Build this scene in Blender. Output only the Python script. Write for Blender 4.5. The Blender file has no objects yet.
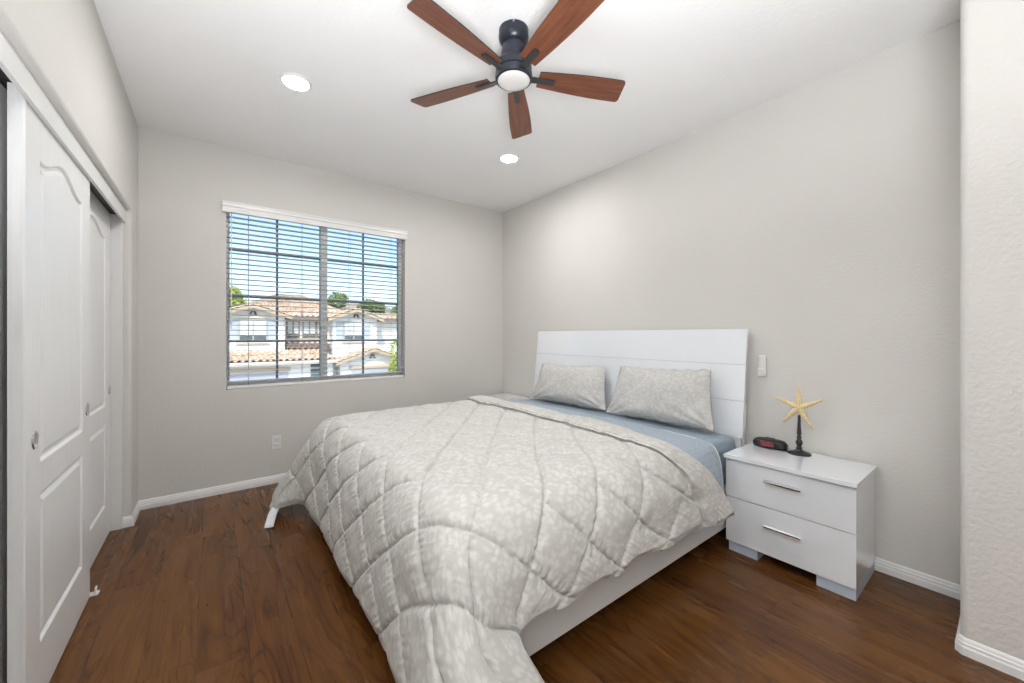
import bpy, bmesh, math, random
import numpy as np
from mathutils import Vector, Matrix, noise as mnoise

random.seed(7)
rng = np.random.RandomState(7)
sc = bpy.context.scene
col = sc.collection
R = math.radians

# ------------------------------------------------------------------ camera
CAM_Z, YAW = 1.246, 0.6561
cd = bpy.data.cameras.new('camera'); cam = bpy.data.objects.new('camera', cd); col.objects.link(cam)
cam.location = (0, 0, CAM_Z); cam.rotation_euler = (math.pi/2, 0, -YAW)
cd.sensor_width = 36; cd.lens = 388.82/1024*36; cd.shift_y = -(341.5-335.39)/1024
cd.clip_start = .05; cd.clip_end = 600
sc.camera = cam

# ------------------------------------------------------------------ view, sky, sun, large lights
sc.view_settings.view_transform = 'Standard'; sc.view_settings.look = 'None'
sc.view_settings.exposure = 0.08; sc.view_settings.gamma = 1.0; sc.view_settings.use_curve_mapping = False
w = bpy.data.worlds.new('world'); sc.world = w; w.use_nodes = True
nt = w.node_tree; nt.nodes.clear()
o_ = nt.nodes.new('ShaderNodeOutputWorld'); bg = nt.nodes.new('ShaderNodeBackground')
sky = nt.nodes.new('ShaderNodeTexSky'); sky.sky_type = 'NISHITA'; sky.sun_disc = False
sky.sun_elevation = R(52); sky.sun_rotation = R(200); sky.air_density = 1.0; sky.dust_density = 1.6; sky.ozone_density = 1.6
SKY = .31
bg.inputs['Strength'].default_value = SKY
nt.links.new(sky.outputs[0], bg.inputs[0]); nt.links.new(bg.outputs[0], o_.inputs[0])
sl = bpy.data.lights.new('sun', 'SUN'); sl.energy = 4.0; sl.angle = R(.6); sl.color = (1, .96, .9)
so = bpy.data.objects.new('sun', sl); col.objects.link(so); so.rotation_euler = (R(40), 0, R(-22))
def area(name, loc, rot, sx, sy, power, color=(1, 1, 1)):
    l = bpy.data.lights.new(name, 'AREA'); l.shape = 'RECTANGLE'; l.size = sx; l.size_y = sy; l.energy = power; l.color = color
    o = bpy.data.objects.new(name, l); col.objects.link(o); o.location = loc; o.rotation_euler = rot
    return o
fl = area('ceiling_bounce_fill', (-.10, -.48, .95), (R(180-15), R(4), 0), .7, 1.0, 90, (.955, .985, 1.025))  # added fill light, unseen behind the camera, stands in for even room light
fl.data.spread = R(130)
LENS = 320.0     # radiance of the recessed lights

# ------------------------------------------------------------------ materials
def new_mat(name):
    m = bpy.data.materials.new(name); m.use_nodes = True
    return m, m.node_tree, m.node_tree.nodes['Principled BSDF']
def srgb(r, g, b):
    f = lambda c: ((c/255+.055)/1.055)**2.4 if c > 10 else c/255/12.92
    return (f(r), f(g), f(b), 1)
def N(t, typ, **kw):
    n = t.nodes.new(typ)
    for k, v in kw.items():
        if k.startswith('i_'): n.inputs[int(k[2:])].default_value = v
        else: setattr(n, k, v)
    return n
def lk(t, a, b): t.links.new(a, b)
def mth(t, op, a, b=None, clamp=False):
    n = t.nodes.new('ShaderNodeMath'); n.operation = op; n.use_clamp = clamp
    for i, v in enumerate((a, b)):
        if v is None: continue
        if isinstance(v, (int, float)): n.inputs[i].default_value = v
        else: t.links.new(v, n.inputs[i])
    return n.outputs[0]
def ramp(t, fac, stops):
    n = t.nodes.new('ShaderNodeValToRGB'); e = n.color_ramp.elements
    e[0].position, e[0].color = stops[0]; e[1].position, e[1].color = stops[-1]
    for p_, c in stops[1:-1]:
        q = e.new(p_); q.color = c
    t.links.new(fac, n.inputs[0]); return n.outputs[0]
def bump(t, b, height, strength, dist=.01, normal=None):
    n = t.nodes.new('ShaderNodeBump'); n.inputs['Strength'].default_value = strength; n.inputs['Distance'].default_value = dist
    t.links.new(height, n.inputs['Height'])
    if normal is not None: t.links.new(normal, n.inputs['Normal'])
    if b is not None: t.links.new(n.outputs[0], b.inputs['Normal'])
    return n.outputs[0]
def plain(name, c, rough=.5, metal=0., coat=0., noise_amt=.03, scale=12, bmp=0., bscale=60):
    m, t, b = new_mat(name)
    b.inputs['Roughness'].default_value = rough; b.inputs['Metallic'].default_value = metal
    if coat: b.inputs['Coat Weight'].default_value = coat; b.inputs['Coat Roughness'].default_value = .03; b.inputs['Coat IOR'].default_value = 1.8
    tc = N(t, 'ShaderNodeTexCoord'); nz = N(t, 'ShaderNodeTexNoise'); nz.inputs['Scale'].default_value = scale
    lk(t, tc.outputs['Object'], nz.inputs['Vector'])
    lo = tuple(x*(1-noise_amt) for x in c[:3])+(1,); hi = tuple(min(1, x*(1+noise_amt)) for x in c[:3])+(1,)
    lk(t, ramp(t, nz.outputs[0], [(.3, lo), (.7, hi)]), b.inputs['Base Color'])
    if bmp:
        n2 = N(t, 'ShaderNodeTexNoise'); n2.inputs['Scale'].default_value = bscale; n2.inputs['Detail'].default_value = 4
        lk(t, tc.outputs['Object'], n2.inputs['Vector']); bump(t, b, n2.outputs[0], bmp, .01)
    return m
M = {}
M['wall'] = plain('wall_paint', (.66, .638, .605, 1), .75, noise_amt=.015, scale=2, bmp=.16, bscale=75)
M['wall_orange_peel'] = plain('wall_paint_orange_peel', (.66, .638, .605, 1), .65, noise_amt=.015, scale=2, bmp=.35, bscale=55)
M['ceiling'] = plain('ceiling_paint', (.87, .862, .852, 1), .8, noise_amt=.012, scale=2, bmp=.14, bscale=60)
M['trim'] = plain('white_trim_paint', (.80, .80, .79, 1), .35, noise_amt=.01)
M['jamb'] = plain('jamb_paint', (.74, .735, .72, 1), .45, noise_amt=.01)
M['vinyl'] = plain('white_vinyl', (.92, .92, .92, 1), .4, noise_amt=.01)
M['muntin'] = plain('backlit_window_bars', (.20, .25, .29, 1), .4)  # backlit darkness of the bars is put into their colour
M['slat'] = plain('blind_slat_white', (.60, .62, .63, 1), .45, noise_amt=.01)
M['cord'] = plain('blind_cord', (.45, .47, .48, 1), .7)
M['lacquer'] = plain('white_lacquer', (.82, .85, .88, 1), .07, coat=.9, noise_amt=.006)
M['lacquer_grey'] = plain('pale_blue_grey_lacquer', (.50, .57, .66, 1), .2, noise_amt=.01)
M['bedrail'] = plain('bed_rail_white', (.72, .71, .70, 1), .35, noise_amt=.01)
M['chrome'] = plain('chrome', (.74, .74, .74, 1), .15, metal=1., noise_amt=.01)
M['black'] = plain('black_matte_paint', (.022, .022, .024, 1), .35, bmp=.05)
M['navy'] = plain('black_navy_metal', (.012, .016, .026, 1), .33)
M['bracket'] = plain('dark_bronze_metal', (.032, .031, .031, 1), .4)
M['plastic_white'] = plain('white_plastic', (.80, .79, .78, 1), .3, noise_amt=.01)
M['slot'] = plain('dark_slot', (.05, .05, .05, 1), .6)
M['acrylic'] = plain('frosted_acrylic', (.70, .685, .67, 1), .35, noise_amt=.01)
M['clock'] = plain('black_clock_plastic', (.012, .012, .013, 1), .32)
M['tag'] = plain('care_tag_satin', (.80, .81, .83, 1), .4, noise_amt=.05, scale=40)
M['mattress'] = plain('mattress_ticking', (.7, .7, .68, 1), .8)
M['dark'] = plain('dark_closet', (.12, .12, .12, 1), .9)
M['leg'] = plain('black_bed_leg', (.02, .02, .02, 1), .5)

def emis(name, c, s):
    m = bpy.data.materials.new(name); m.use_nodes = True; t = m.node_tree; t.nodes.clear()
    o = N(t, 'ShaderNodeOutputMaterial'); e = N(t, 'ShaderNodeEmission'); e.inputs[0].default_value = c; e.inputs[1].default_value = s
    lk(t, e.outputs[0], o.inputs[0]); return m
M['led'] = emis('downlight_glow', (1, .985, .965, 1), LENS)
M['led_bright'] = emis('downlight_glow_bright', (1, .985, .965, 1), LENS*.85)

def mat_display():
    m, t, b = new_mat('clock_display')
    b.inputs['Base Color'].default_value = (.25, .05, .07, 1); b.inputs['Roughness'].default_value = .12
    tc = N(t, 'ShaderNodeTexCoord'); nz = N(t, 'ShaderNodeTexNoise'); nz.inputs['Scale'].default_value = 60
    lk(t, tc.outputs['Object'], nz.inputs[0])
    lk(t, ramp(t, nz.outputs[0], [(.35, (.16, .03, .045, 1)), (.7, (.32, .09, .11, 1))]), b.inputs['Base Color'])
    return m
M['display'] = mat_display()

def mat_glass():
    m = bpy.data.materials.new('window_glass'); m.use_nodes = True; t = m.node_tree; t.nodes.clear()
    o = N(t, 'ShaderNodeOutputMaterial'); mx = N(t, 'ShaderNodeMixShader'); tr = N(t, 'ShaderNodeBsdfTransparent'); g = N(t, 'ShaderNodeBsdfGlossy')
    g.inputs['Roughness'].default_value = .01; tr.inputs[0].default_value = (.96, .985, .98, 1)
    fr = N(t, 'ShaderNodeFresnel'); fr.inputs[0].default_value = 1.35
    lk(t, fr.outputs[0], mx.inputs[0]); lk(t, tr.outputs[0], mx.inputs[1]); lk(t, g.outputs[0], mx.inputs[2]); lk(t, mx.outputs[0], o.inputs[0])
    return m
M['glass'] = mat_glass()

def mat_floor():
    m, t, b = new_mat('hand_scraped_wood_floor')
    tc = N(t, 'ShaderNodeTexCoord'); sp = N(t, 'ShaderNodeSeparateXYZ'); lk(t, tc.outputs['Object'], sp.inputs[0])
    W, L = .166, 1.22
    xs = mth(t, 'DIVIDE', mth(t, 'ADD', sp.outputs[0], 5.0-.135+.166*.0), W)
    idx = mth(t, 'FLOOR', xs); fx = mth(t, 'FRACT', xs)
    wn = N(t, 'ShaderNodeTexWhiteNoise', noise_dimensions='1D'); lk(t, idx, wn.inputs['W'])
    ys = mth(t, 'ADD', mth(t, 'DIVIDE', sp.outputs[1], L), mth(t, 'MULTIPLY', wn.outputs[0], 7.3))
    idy = mth(t, 'FLOOR', ys); fy = mth(t, 'FRACT', ys)
    cb = N(t, 'ShaderNodeCombineXYZ'); lk(t, idx, cb.inputs[0]); lk(t, idy, cb.inputs[1])
    wn2 = N(t, 'ShaderNodeTexWhiteNoise', noise_dimensions='3D'); lk(t, cb.outputs[0], wn2.inputs['Vector'])
    # grain coordinates: stretched along the plank, shifted plank by plank
    def grain(sx, sy, detail, dist, off):
        g = N(t, 'ShaderNodeCombineXYZ')
        lk(t, mth(t, 'MULTIPLY', sp.outputs[0], sx), g.inputs[0])
        lk(t, mth(t, 'MULTIPLY', sp.outputs[1], sy), g.inputs[1])
        lk(t, mth(t, 'ADD', mth(t, 'MULTIPLY', wn2.outputs[0], 31.), off), g.inputs[2])
        n = N(t, 'ShaderNodeTexNoise'); n.inputs['Scale'].default_value = 1; n.inputs['Detail'].default_value = detail; n.inputs['Distortion'].default_value = dist
        lk(t, g.outputs[0], n.inputs['Vector']); return n.outputs[0]
    broad = grain(9, 1.5, 2, .2, 0)
    fine = grain(95, 4.5, 3, .4, 3)
    streak = grain(22, 2.0, 2, .3, 9)
    # cathedral figure: bands of a slow noise
    band = mth(t, 'FRACT', mth(t, 'MULTIPLY', grain(8.0, .9, 1, .5, 17), 11.))
    band = mth(t, 'ABSOLUTE', mth(t, 'SUBTRACT', band, .5))
    bandl = mth(t, 'POWER', mth(t, 'SUBTRACT', 1.0, mth(t, 'MULTIPLY', band, 2.), True), 5.)
    v = mth(t, 'ADD', mth(t, 'MULTIPLY', broad, .30), mth(t, 'MULTIPLY', streak, .30))
    v = mth(t, 'ADD', v, mth(t, 'MULTIPLY', fine, .42))
    v = mth(t, 'ADD', v, mth(t, 'MULTIPLY', mth(t, 'SUBTRACT', wn2.outputs[0], .5), .16))
    v = mth(t, 'SUBTRACT', v, mth(t, 'MULTIPLY', bandl, .20))
    c = ramp(t, v, [(.16, (.040, .013, .0035, 1)), (.36, (.088, .032, .0072, 1)), (.55, (.134, .052, .0115, 1)), (.74, (.18, .078, .020, 1))])
    seam = mth(t, 'MINIMUM', mth(t, 'MULTIPLY', mth(t, 'MINIMUM', fx, mth(t, 'SUBTRACT', 1., fx)), W/.0016, True),
               mth(t, 'MULTIPLY', mth(t, 'MINIMUM', fy, mth(t, 'SUBTRACT', 1., fy)), L/.0016, True), True)
    mx = N(t, 'ShaderNodeMix', data_type='RGBA'); mx.inputs[6].default_value = (.022, .010, .006, 1)
    lk(t, seam, mx.inputs[0]); lk(t, c, mx.inputs[7]); lk(t, mx.outputs[2], b.inputs['Base Color'])
    lk(t, mth(t, 'ADD', .20, mth(t, 'MULTIPLY', broad, .14)), b.inputs['Roughness'])
    b.inputs['Specular IOR Level'].default_value = .3
    scr = grain(14, 2.6, 2, .4, 23)
    h = mth(t, 'MULTIPLY', scr, .6)
    h = mth(t, 'SUBTRACT', h, mth(t, 'MULTIPLY', bandl, .22))
    h = mth(t, 'ADD', h, mth(t, 'MULTIPLY', seam, .25))
    bump(t, b, h, .26, .003)
    return m
M['floor'] = mat_floor()

def mat_spotted(name, base, spot, scale=36.):
    m, t, b = new_mat(name)
    b.inputs['Roughness'].default_value = .72; b.inputs['Sheen Weight'].default_value = .15
    uv = N(t, 'ShaderNodeTexCoord')
    nz = N(t, 'ShaderNodeTexNoise'); nz.inputs['Scale'].default_value = 26; nz.inputs['Detail'].default_value = 2
    lk(t, uv.outputs['UV'], nz.inputs['Vector'])
    add = N(t, 'ShaderNodeVectorMath', operation='MULTIPLY_ADD'); add.inputs[1].default_value = (.035, .035, 0)
    lk(t, nz.outputs['Color'], add.inputs[0]); lk(t, uv.outputs['UV'], add.inputs[2])
    mp = N(t, 'ShaderNodeMapping'); mp.inputs['Scale'].default_value = (scale, scale*1.35, 1); mp.inputs['Rotation'].default_value = (0, 0, .6)
    lk(t, add.outputs[0], mp.inputs[0])
    vo = N(t, 'ShaderNodeTexVoronoi', feature='F1'); vo.inputs['Scale'].default_value = 1; vo.inputs['Randomness'].default_value = .75
    lk(t, mp.outputs[0], vo.inputs['Vector'])
    c = ramp(t, vo.outputs[0], [(.28, spot), (.66, base)])
    n2 = N(t, 'ShaderNodeTexNoise'); n2.inputs['Scale'].default_value = 9; lk(t, uv.outputs['UV'], n2.inputs['Vector'])
    mx = N(t, 'ShaderNodeMix', data_type='RGBA'); lk(t, mth(t, 'MULTIPLY', n2.outputs[0], .6), mx.inputs[0]); lk(t, c, mx.inputs[6]); mx.inputs[7].default_value = base
    lk(t, mx.outputs[2], b.inputs['Base Color'])
    n3 = N(t, 'ShaderNodeTexNoise'); n3.inputs['Scale'].default_value = 55; n3.inputs['Detail'].default_value = 3
    lk(t, uv.outputs['UV'], n3.inputs['Vector']); bump(t, b, n3.outputs[0], .25, .006)
    return m
M['comforter'] = mat_spotted('spotted_comforter_cotton', (.53, .517, .483, 1), (.68, .673, .646, 1))
M['pillowcase'] = mat_spotted('spotted_pillow_cotton', (.525, .51, .485, 1), (.65, .64, .62, 1), 40.)

def mat_sheet(name, base, motif):
    m, t, b = new_mat(name); b.inputs['Roughness'].default_value = .6; b.inputs['Sheen Weight'].default_value = .1
    uv = N(t, 'ShaderNodeTexCoord')
    mp = N(t, 'ShaderNodeMapping'); mp.inputs['Scale'].default_value = (38, 30, 1); lk(t, uv.outputs['UV'], mp.inputs[0])
    vo = N(t, 'ShaderNodeTexVoronoi', feature='F1'); vo.inputs['Scale'].default_value = 1; vo.inputs['Randomness'].default_value = .35
    lk(t, mp.outputs[0], vo.inputs['Vector'])
    lk(t, ramp(t, vo.outputs['Distance'], [(.22, motif), (.36, base)]), b.inputs['Base Color'])
    n3 = N(t, 'ShaderNodeTexNoise'); n3.inputs['Scale'].default_value = 14; n3.inputs['Detail'].default_value = 3
    lk(t, uv.outputs['UV'], n3.inputs['Vector']); bump(t, b, n3.outputs[0], .25, .01)
    return m
M['fitted'] = mat_sheet('blue_sheet_cotton', (.29, .365, .435, 1), (.265, .335, .405, 1))
M['flat'] = mat_sheet('patterned_blue_sheet_cotton', (.37, .435, .505, 1), (.28, .345, .42, 1))

def mat_wood(name, dark, light, axis=1, sc_=(60, 5)):
    m, t, b = new_mat(name); b.inputs['Roughness'].default_value = .33
    uv = N(t, 'ShaderNodeTexCoord')
    mp = N(t, 'ShaderNodeMapping'); mp.inputs['Scale'].default_value = (sc_[1], sc_[0], 1); lk(t, uv.outputs['UV'], mp.inputs[0])
    n = N(t, 'ShaderNodeTexNoise'); n.inputs['Scale'].default_value = 1; n.inputs['Detail'].default_value = 4; n.inputs['Distortion'].default_value = .6
    lk(t, mp.outputs[0], n.inputs['Vector'])
    lk(t, ramp(t, n.outputs[0], [(.3, dark), (.7, light)]), b.inputs['Base Color'])
    return m
M['blade'] = mat_wood('walnut_fan_blade', (.115, .034, .014, 1), (.20, .068, .030, 1))

def mat_door():
    m, t, b = new_mat('white_embossed_door'); b.inputs['Roughness'].default_value = .32
    tc = N(t, 'ShaderNodeTexCoord'); mp = N(t, 'ShaderNodeMapping'); mp.inputs['Scale'].default_value = (60, 90, 4.5)
    lk(t, tc.outputs['Object'], mp.inputs[0])
    n = N(t, 'ShaderNodeTexNoise'); n.inputs['Scale'].default_value = 1; n.inputs['Detail'].default_value = 4; n.inputs['Distortion'].default_value = .5
    lk(t, mp.outputs[0], n.inputs['Vector'])
    lk(t, ramp(t, n.outputs[0], [(.3, (.79, .79, .785, 1)), (.7, (.84, .84, .835, 1))]), b.inputs['Base Color'])
    bump(t, b, n.outputs[0], .18, .004)
    return m
M['door'] = mat_door()

def mat_star():
    m, t, b = new_mat('dried_starfish'); b.inputs['Roughness'].default_value = .7
    tc = N(t, 'ShaderNodeTexCoord'); n = N(t, 'ShaderNodeTexVoronoi'); n.inputs['Scale'].default_value = 130
    lk(t, tc.outputs['Object'], n.inputs['Vector'])
    lk(t, ramp(t, n.outputs['Distance'], [(.1, (.92, .80, .52, 1)), (.75, (.70, .52, .25, 1))]), b.inputs['Base Color'])
    bump(t, b, n.outputs['Distance'], -.6, .004)
    return m
M['star'] = mat_star()
# outdoors
M['stucco'] = plain('white_stucco', (.80, .79, .76, 1), .9, noise_amt=.03, scale=3, bmp=.2, bscale=30)
M['stucco_tan'] = plain('tan_stucco', (.66, .60, .52, 1), .9, noise_amt=.04, scale=3)
M['tan_trim'] = plain('tan_trim', (.50, .39, .27, 1), .7)
M['brown_trim'] = plain('brown_window_trim', (.22, .17, .14, 1), .7)
M['shutter'] = plain('pale_blue_shutter', (.44, .49, .57, 1), .7)
M['house_glass'] = plain('house_window_glass', (.10, .13, .15, 1), .08)
M['house_frame'] = plain('house_window_frame', (.40, .42, .40, 1), .5)
M['shade_cloth'] = plain('house_window_shade', (.58, .60, .57, 1), .8)
M['garage'] = plain('garage_door_grey', (.40, .41, .46, 1), .6)
M['grille'] = plain('dark_wood_rafter', (.10, .075, .06, 1), .7)
M['tile_shaded'] = plain('shaded_roof_tile', (.22, .15, .11, 1), .85, noise_amt=.2)  # roof tile with the shade of the recess put into its colour
def mat_tile():
    m, t, b = new_mat('clay_roof_tile'); b.inputs['Roughness'].default_value = .85
    tc = N(t, 'ShaderNodeTexCoord'); n = N(t, 'ShaderNodeTexNoise'); n.inputs['Scale'].default_value = 3.2; n.inputs['Detail'].default_value = 3
    lk(t, tc.outputs['Object'], n.inputs['Vector'])
    lk(t, ramp(t, n.outputs[0], [(.3, (.42, .29, .20, 1)), (.5, (.56, .42, .31, 1)), (.7, (.68, .57, .45, 1))]), b.inputs['Base Color'])
    return m
M['tile'] = mat_tile()
M['leaf'] = plain('green_leaf', (.15, .22, .055, 1), .6, noise_amt=.5, scale=4)
M['leaf_lime'] = plain('lime_leaf', (.36, .42, .07, 1), .6, noise_amt=.35, scale=4)
M['bark'] = plain('bark', (.14, .10, .07, 1), .9)
M['hill'] = plain('dry_hill', (.33, .27, .20, 1), .95, noise_amt=.35, scale=.12)
M['asphalt'] = plain('asphalt', (.18, .18, .19, 1), .9)
M['concrete'] = plain('concrete', (.55, .54, .52, 1), .9)

# ------------------------------------------------------------------ helpers
def box(bm, x0, x1, y0, y1, z0, z1, bev=0., seg=2):
    r = bmesh.ops.create_cube(bm, size=1)
    vs = r['verts']
    for v in vs: v.co = ((x0+x1)/2+v.co.x*(x1-x0), (y0+y1)/2+v.co.y*(y1-y0), (z0+z1)/2+v.co.z*(z1-z0))
    if bev:
        es = list({e for v in vs for e in v.link_edges})
        bmesh.ops.bevel(bm, geom=es, offset=bev, segments=seg, affect='EDGES', profile=.6)
def lathe(bm, prof, c=(0, 0, 0), n=32, cap=True):
    rings = []
    for r, z in prof:
        if r < 1e-5: rings.append([bm.verts.new((c[0], c[1], c[2]+z))])
        else: rings.append([bm.verts.new((c[0]+r*math.cos(2*math.pi*k/n), c[1]+r*math.sin(2*math.pi*k/n), c[2]+z)) for k in range(n)])
    for a, b in zip(rings[:-1], rings[1:]):
        for k in range(n):
            l = (k+1) % n
            if len(a) == 1 and len(b) == 1: continue
            if len(a) == 1: bm.faces.new((a[0], b[k], b[l]))
            elif len(b) == 1: bm.faces.new((a[k], b[0], a[l]))
            else: bm.faces.new((a[k], a[l], b[l], b[k]))
    if cap:
        if len(rings[0]) > 1: bm.faces.new(rings[0][::-1])
        if len(rings[-1]) > 1: bm.faces.new(rings[-1])
def tube(bm, pts, r, n=8):
    rings = []
    pts = [Vector(p) for p in pts]
    for i, p in enumerate(pts):
        d = (pts[min(i+1, len(pts)-1)]-pts[max(i-1, 0)]).normalized()
        a = d.orthogonal().normalized(); b = d.cross(a)
        rr = r[i] if isinstance(r, (list, tuple)) else r
        rings.append([bm.verts.new(p+(a*math.cos(2*math.pi*k/n)+b*math.sin(2*math.pi*k/n))*rr) for k in range(n)])
    for a, b in zip(rings[:-1], rings[1:]):
        for k in range(n): bm.faces.new((a[k], a[(k+1) % n], b[(k+1) % n], b[k]))
    bm.faces.new(rings[0][::-1]); bm.faces.new(rings[-1])
def prism(bm, poly, fn, d0, d1):
    """extrude a polygon (2-D points) between depths d0 and d1; fn(a, b, d) gives the 3-D point"""
    A = [bm.verts.new(fn(a, b, d0)) for a, b in poly]; B = [bm.verts.new(fn(a, b, d1)) for a, b in poly]
    bm.faces.new(A[::-1]); bm.faces.new(B)
    for k in range(len(poly)):
        l = (k+1) % len(poly); bm.faces.new((A[k], A[l], B[l], B[k]))
def grid(bm, P, uv=None, close=False):
    ns, nt = P.shape[:2]
    vs = [[bm.verts.new(P[i, j]) for j in range(nt)] for i in range(ns)]
    lay = bm.loops.layers.uv.new('UVMap') if uv is not None else None
    for i in range(ns-1):
        for j in range(nt-1):
            f = bm.faces.new((vs[i][j], vs[i+1][j], vs[i+1][j+1], vs[i][j+1])); f.smooth = True
            if lay is not None:
                for l, (a, b) in zip(f.loops, ((i, j), (i+1, j), (i+1, j+1), (i, j+1))): l[lay].uv = uv[a, b]
    return vs
def obj(name, bm, mat, parent=None, smooth=False, fix=True, angle=None, origin=None):
    if fix: bmesh.ops.recalc_face_normals(bm, faces=bm.faces[:])
    if parent is not None:
        o0 = Vector(parent['_o']); off = o0
    else:
        off = Vector(origin) if origin else Vector((0, 0, 0))
    for v in bm.verts: v.co -= off
    me = bpy.data.meshes.new(name); bm.to_mesh(me); bm.free()
    me.materials.append(M[mat] if isinstance(mat, str) else mat)
    if smooth:
        for p in me.polygons: p.use_smooth = True
        if angle:
            try: me.set_sharp_from_angle(angle=R(angle))
            except Exception: pass
    o = bpy.data.objects.new(name, me); col.objects.link(o)
    if parent is not None: o.parent = parent
    else: o.location = off
    o['_o'] = tuple(off)
    return o
def tag(o, label, cat, group=None, kind=None):
    o['label'] = label; o['category'] = cat
    if group: o['group'] = group
    if kind: o['kind'] = kind
    return o
def thing(name, label, cat, loc=(0, 0, 0), group=None):
    o = bpy.data.objects.new(name, None); col.objects.link(o); o.location = loc; o['_o'] = tuple(loc); o.empty_display_size = .1
    return tag(o, label, cat, group)
def struct(name, bm, mat, label, cat, **kw):
    return tag(obj(name, bm, mat, **kw), label, cat, kind='structure')
def dup(root, dloc, label, rotz=0):
    r = root.copy(); col.objects.link(r); r.location = Vector(root.location)+Vector(dloc); r.rotation_euler.z += rotz; r['label'] = label
    for ch in list(root.children):
        c = ch.copy(); col.objects.link(c); c.parent = r
        for g in list(ch.children):
            d = g.copy(); col.objects.link(d); d.parent = c
    return r
def B(): return bmesh.new()

# ------------------------------------------------------------------ the room
XL, XR, YB, YF, CE = -.421, 2.80, 3.824, -2.45, 2.74
NX, NY = 2.330, .138              # the wall corner that stands out at the right
WX0, WX1, WZ0, WZ1 = .085, 1.563, .815, 2.285
bm = B(); box(bm, -1.25, 2.95, -2.6, 4.0, -.12, 0)
struct('floor', bm, 'floor', 'dark brown hand scraped wood plank floor', 'floor')
bm = B(); box(bm, -1.25, 2.95, -2.6, 4.0, CE, CE+.12)
struct('ceiling', bm, 'ceiling', 'flat white painted ceiling with recessed lights', 'ceiling')
# back wall with the window opening (one mesh, bullnosed opening)
bm = B(); T_ = .17
for x0, x1, z0, z1 in ((-1.25, WX0, 0, CE), (WX1, 2.95, 0, CE), (WX0, WX1, 0, WZ0), (WX0, WX1, WZ1, CE)):
    box(bm, x0, x1, YB, YB+T_, z0, z1)
struct('wall_back', bm, 'wall', 'greige wall holding the window', 'wall')
bm = B(); box(bm, XR, XR+.15, NY, YB, 0, CE)
struct('wall_right', bm, 'wall', 'long greige wall behind the headboard and nightstands', 'wall')
# projecting corner at the right with a rounded vertical edge
bm = B(); rr = .03
poly = [(XR+.15, NY), (XR+.15, YF), (NX, YF)]
for k in range(7):
    a = math.pi + math.pi/2*(-k/6)
    poly.append((NX+rr+rr*math.cos(a), NY-rr+rr*math.sin(a)))
prism(bm, poly, lambda a, b, d: (a, b, d), 0, CE)
o = struct('wall_corner', bm, 'wall_orange_peel', 'projecting greige wall with orange peel texture and rounded corner at the right edge', 'wall', smooth=True, angle=40)
bm = B(); box(bm, -1.25, 2.95, YF-.15, YF, 0, CE)
struct('wall_front', bm, 'wall', 'greige wall facing the window, on the camera side', 'wall')
# left wall with the closet opening
OY0, OY1, OZ = 1.05, 3.538, 2.062
bm = B(); rb = .02
WT = .125
box(bm, XL-WT, XL, YF, OY0, 0, CE); 
# far pier and header, with rounded arrises
poly = [(XL-WT, OY1), (XL-WT, YB), (XL, YB)]
for k in range(7):
    a = -math.pi/2*k/6
    poly.append((XL-rb+rb*math.cos(a), OY1+rb+rb*math.sin(a)))
prism(bm, poly, lambda a, b, d: (a, b, d), 0, CE)
poly = [(XL-WT, OZ), (XL-WT, CE), (XL, CE)]
for k in range(7):
    a = -math.pi/2*k/6
    poly.append((XL-rb+rb*math.cos(a), OZ+rb+rb*math.sin(a)))
prism(bm, poly, lambda a, b, d: (a, d, b), OY0, OY1)
struct('wall_left', bm, 'wall', 'greige wall around and above the closet opening', 'wall', smooth=True, angle=40)
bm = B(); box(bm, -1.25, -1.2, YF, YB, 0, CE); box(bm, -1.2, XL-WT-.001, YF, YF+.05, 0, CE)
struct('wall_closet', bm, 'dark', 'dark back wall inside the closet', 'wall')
# closet trims
bm = B(); box(bm, XL-WT, XL-.040, OY1-.022, OY1, 0, 2.02, .003)
struct('trim_1', bm, 'jamb', 'white vertical jamb board at the far end of the closet opening', 'trim')
bm = B(); box(bm, XL-.040, XL-.026, OY0, OY1-.001, 1.978, OZ, .002)
struct('trim_2', bm, 'jamb', 'white fascia board hiding the closet door track', 'trim')
bm = B(); box(bm, XL-WT, XL-.041, OY0, OY1, 2.025, OZ)
struct('trim_3', bm, 'bracket', 'dark sliding door track behind the fascia', 'trim')

# baseboards: a stepped profile swept along the walls
BBP = [(0, 0), (.013, 0), (.013, .030), (.0105, .036), (.0105, .046), (.007, .050), (.006, .058), (.003, .064), (0, .066)]
def baseboard(name, path, label):
    """path: floor points with the room on the left hand side of travel"""
    bm = B(); rings = []; P = [Vector((a, b)) for a, b in path]
    for i, p in enumerate(P):
        ds = []
        if i > 0: ds.append((P[i]-P[i-1]).normalized())
        if i < len(P)-1: ds.append((P[i+1]-P[i]).normalized())
        ns = [Vector((-d.y, d.x)) for d in ds]
        if len(ns) == 2: n = (ns[0]+ns[1]); n = n/(n.dot(ns[0]))
        else: n = ns[0]
        rings.append([bm.verts.new((p.x+n.x*d, p.y+n.y*d, z)) for d, z in BBP])
    for a, b in zip(rings[:-1], rings[1:]):
        for k in range(len(BBP)-1): bm.faces.new((a[k], a[k+1], b[k+1], b[k]))
    bm.faces.new(rings[0]); bm.faces.new(rings[-1][::-1])
    struct(name, bm, 'trim', label, 'baseboard')
baseboard('baseboard_back', [(XR, YB), (XL, YB)], 'white baseboard below the window wall')
baseboard('baseboard_left', [(XL, YB), (XL, OY1+.0), (XL-.085, OY1)], 'short white baseboard wrapping the pier beside the closet')
baseboard('baseboard_right', [(XR, NY), (XR, YB)], 'white baseboard behind the nightstand')
baseboard('baseboard_corner', [(NX, YF), (NX, NY-.012), (NX+.012, NY), (XR, NY)], 'white baseboard wrapping the projecting wall corner')

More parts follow.
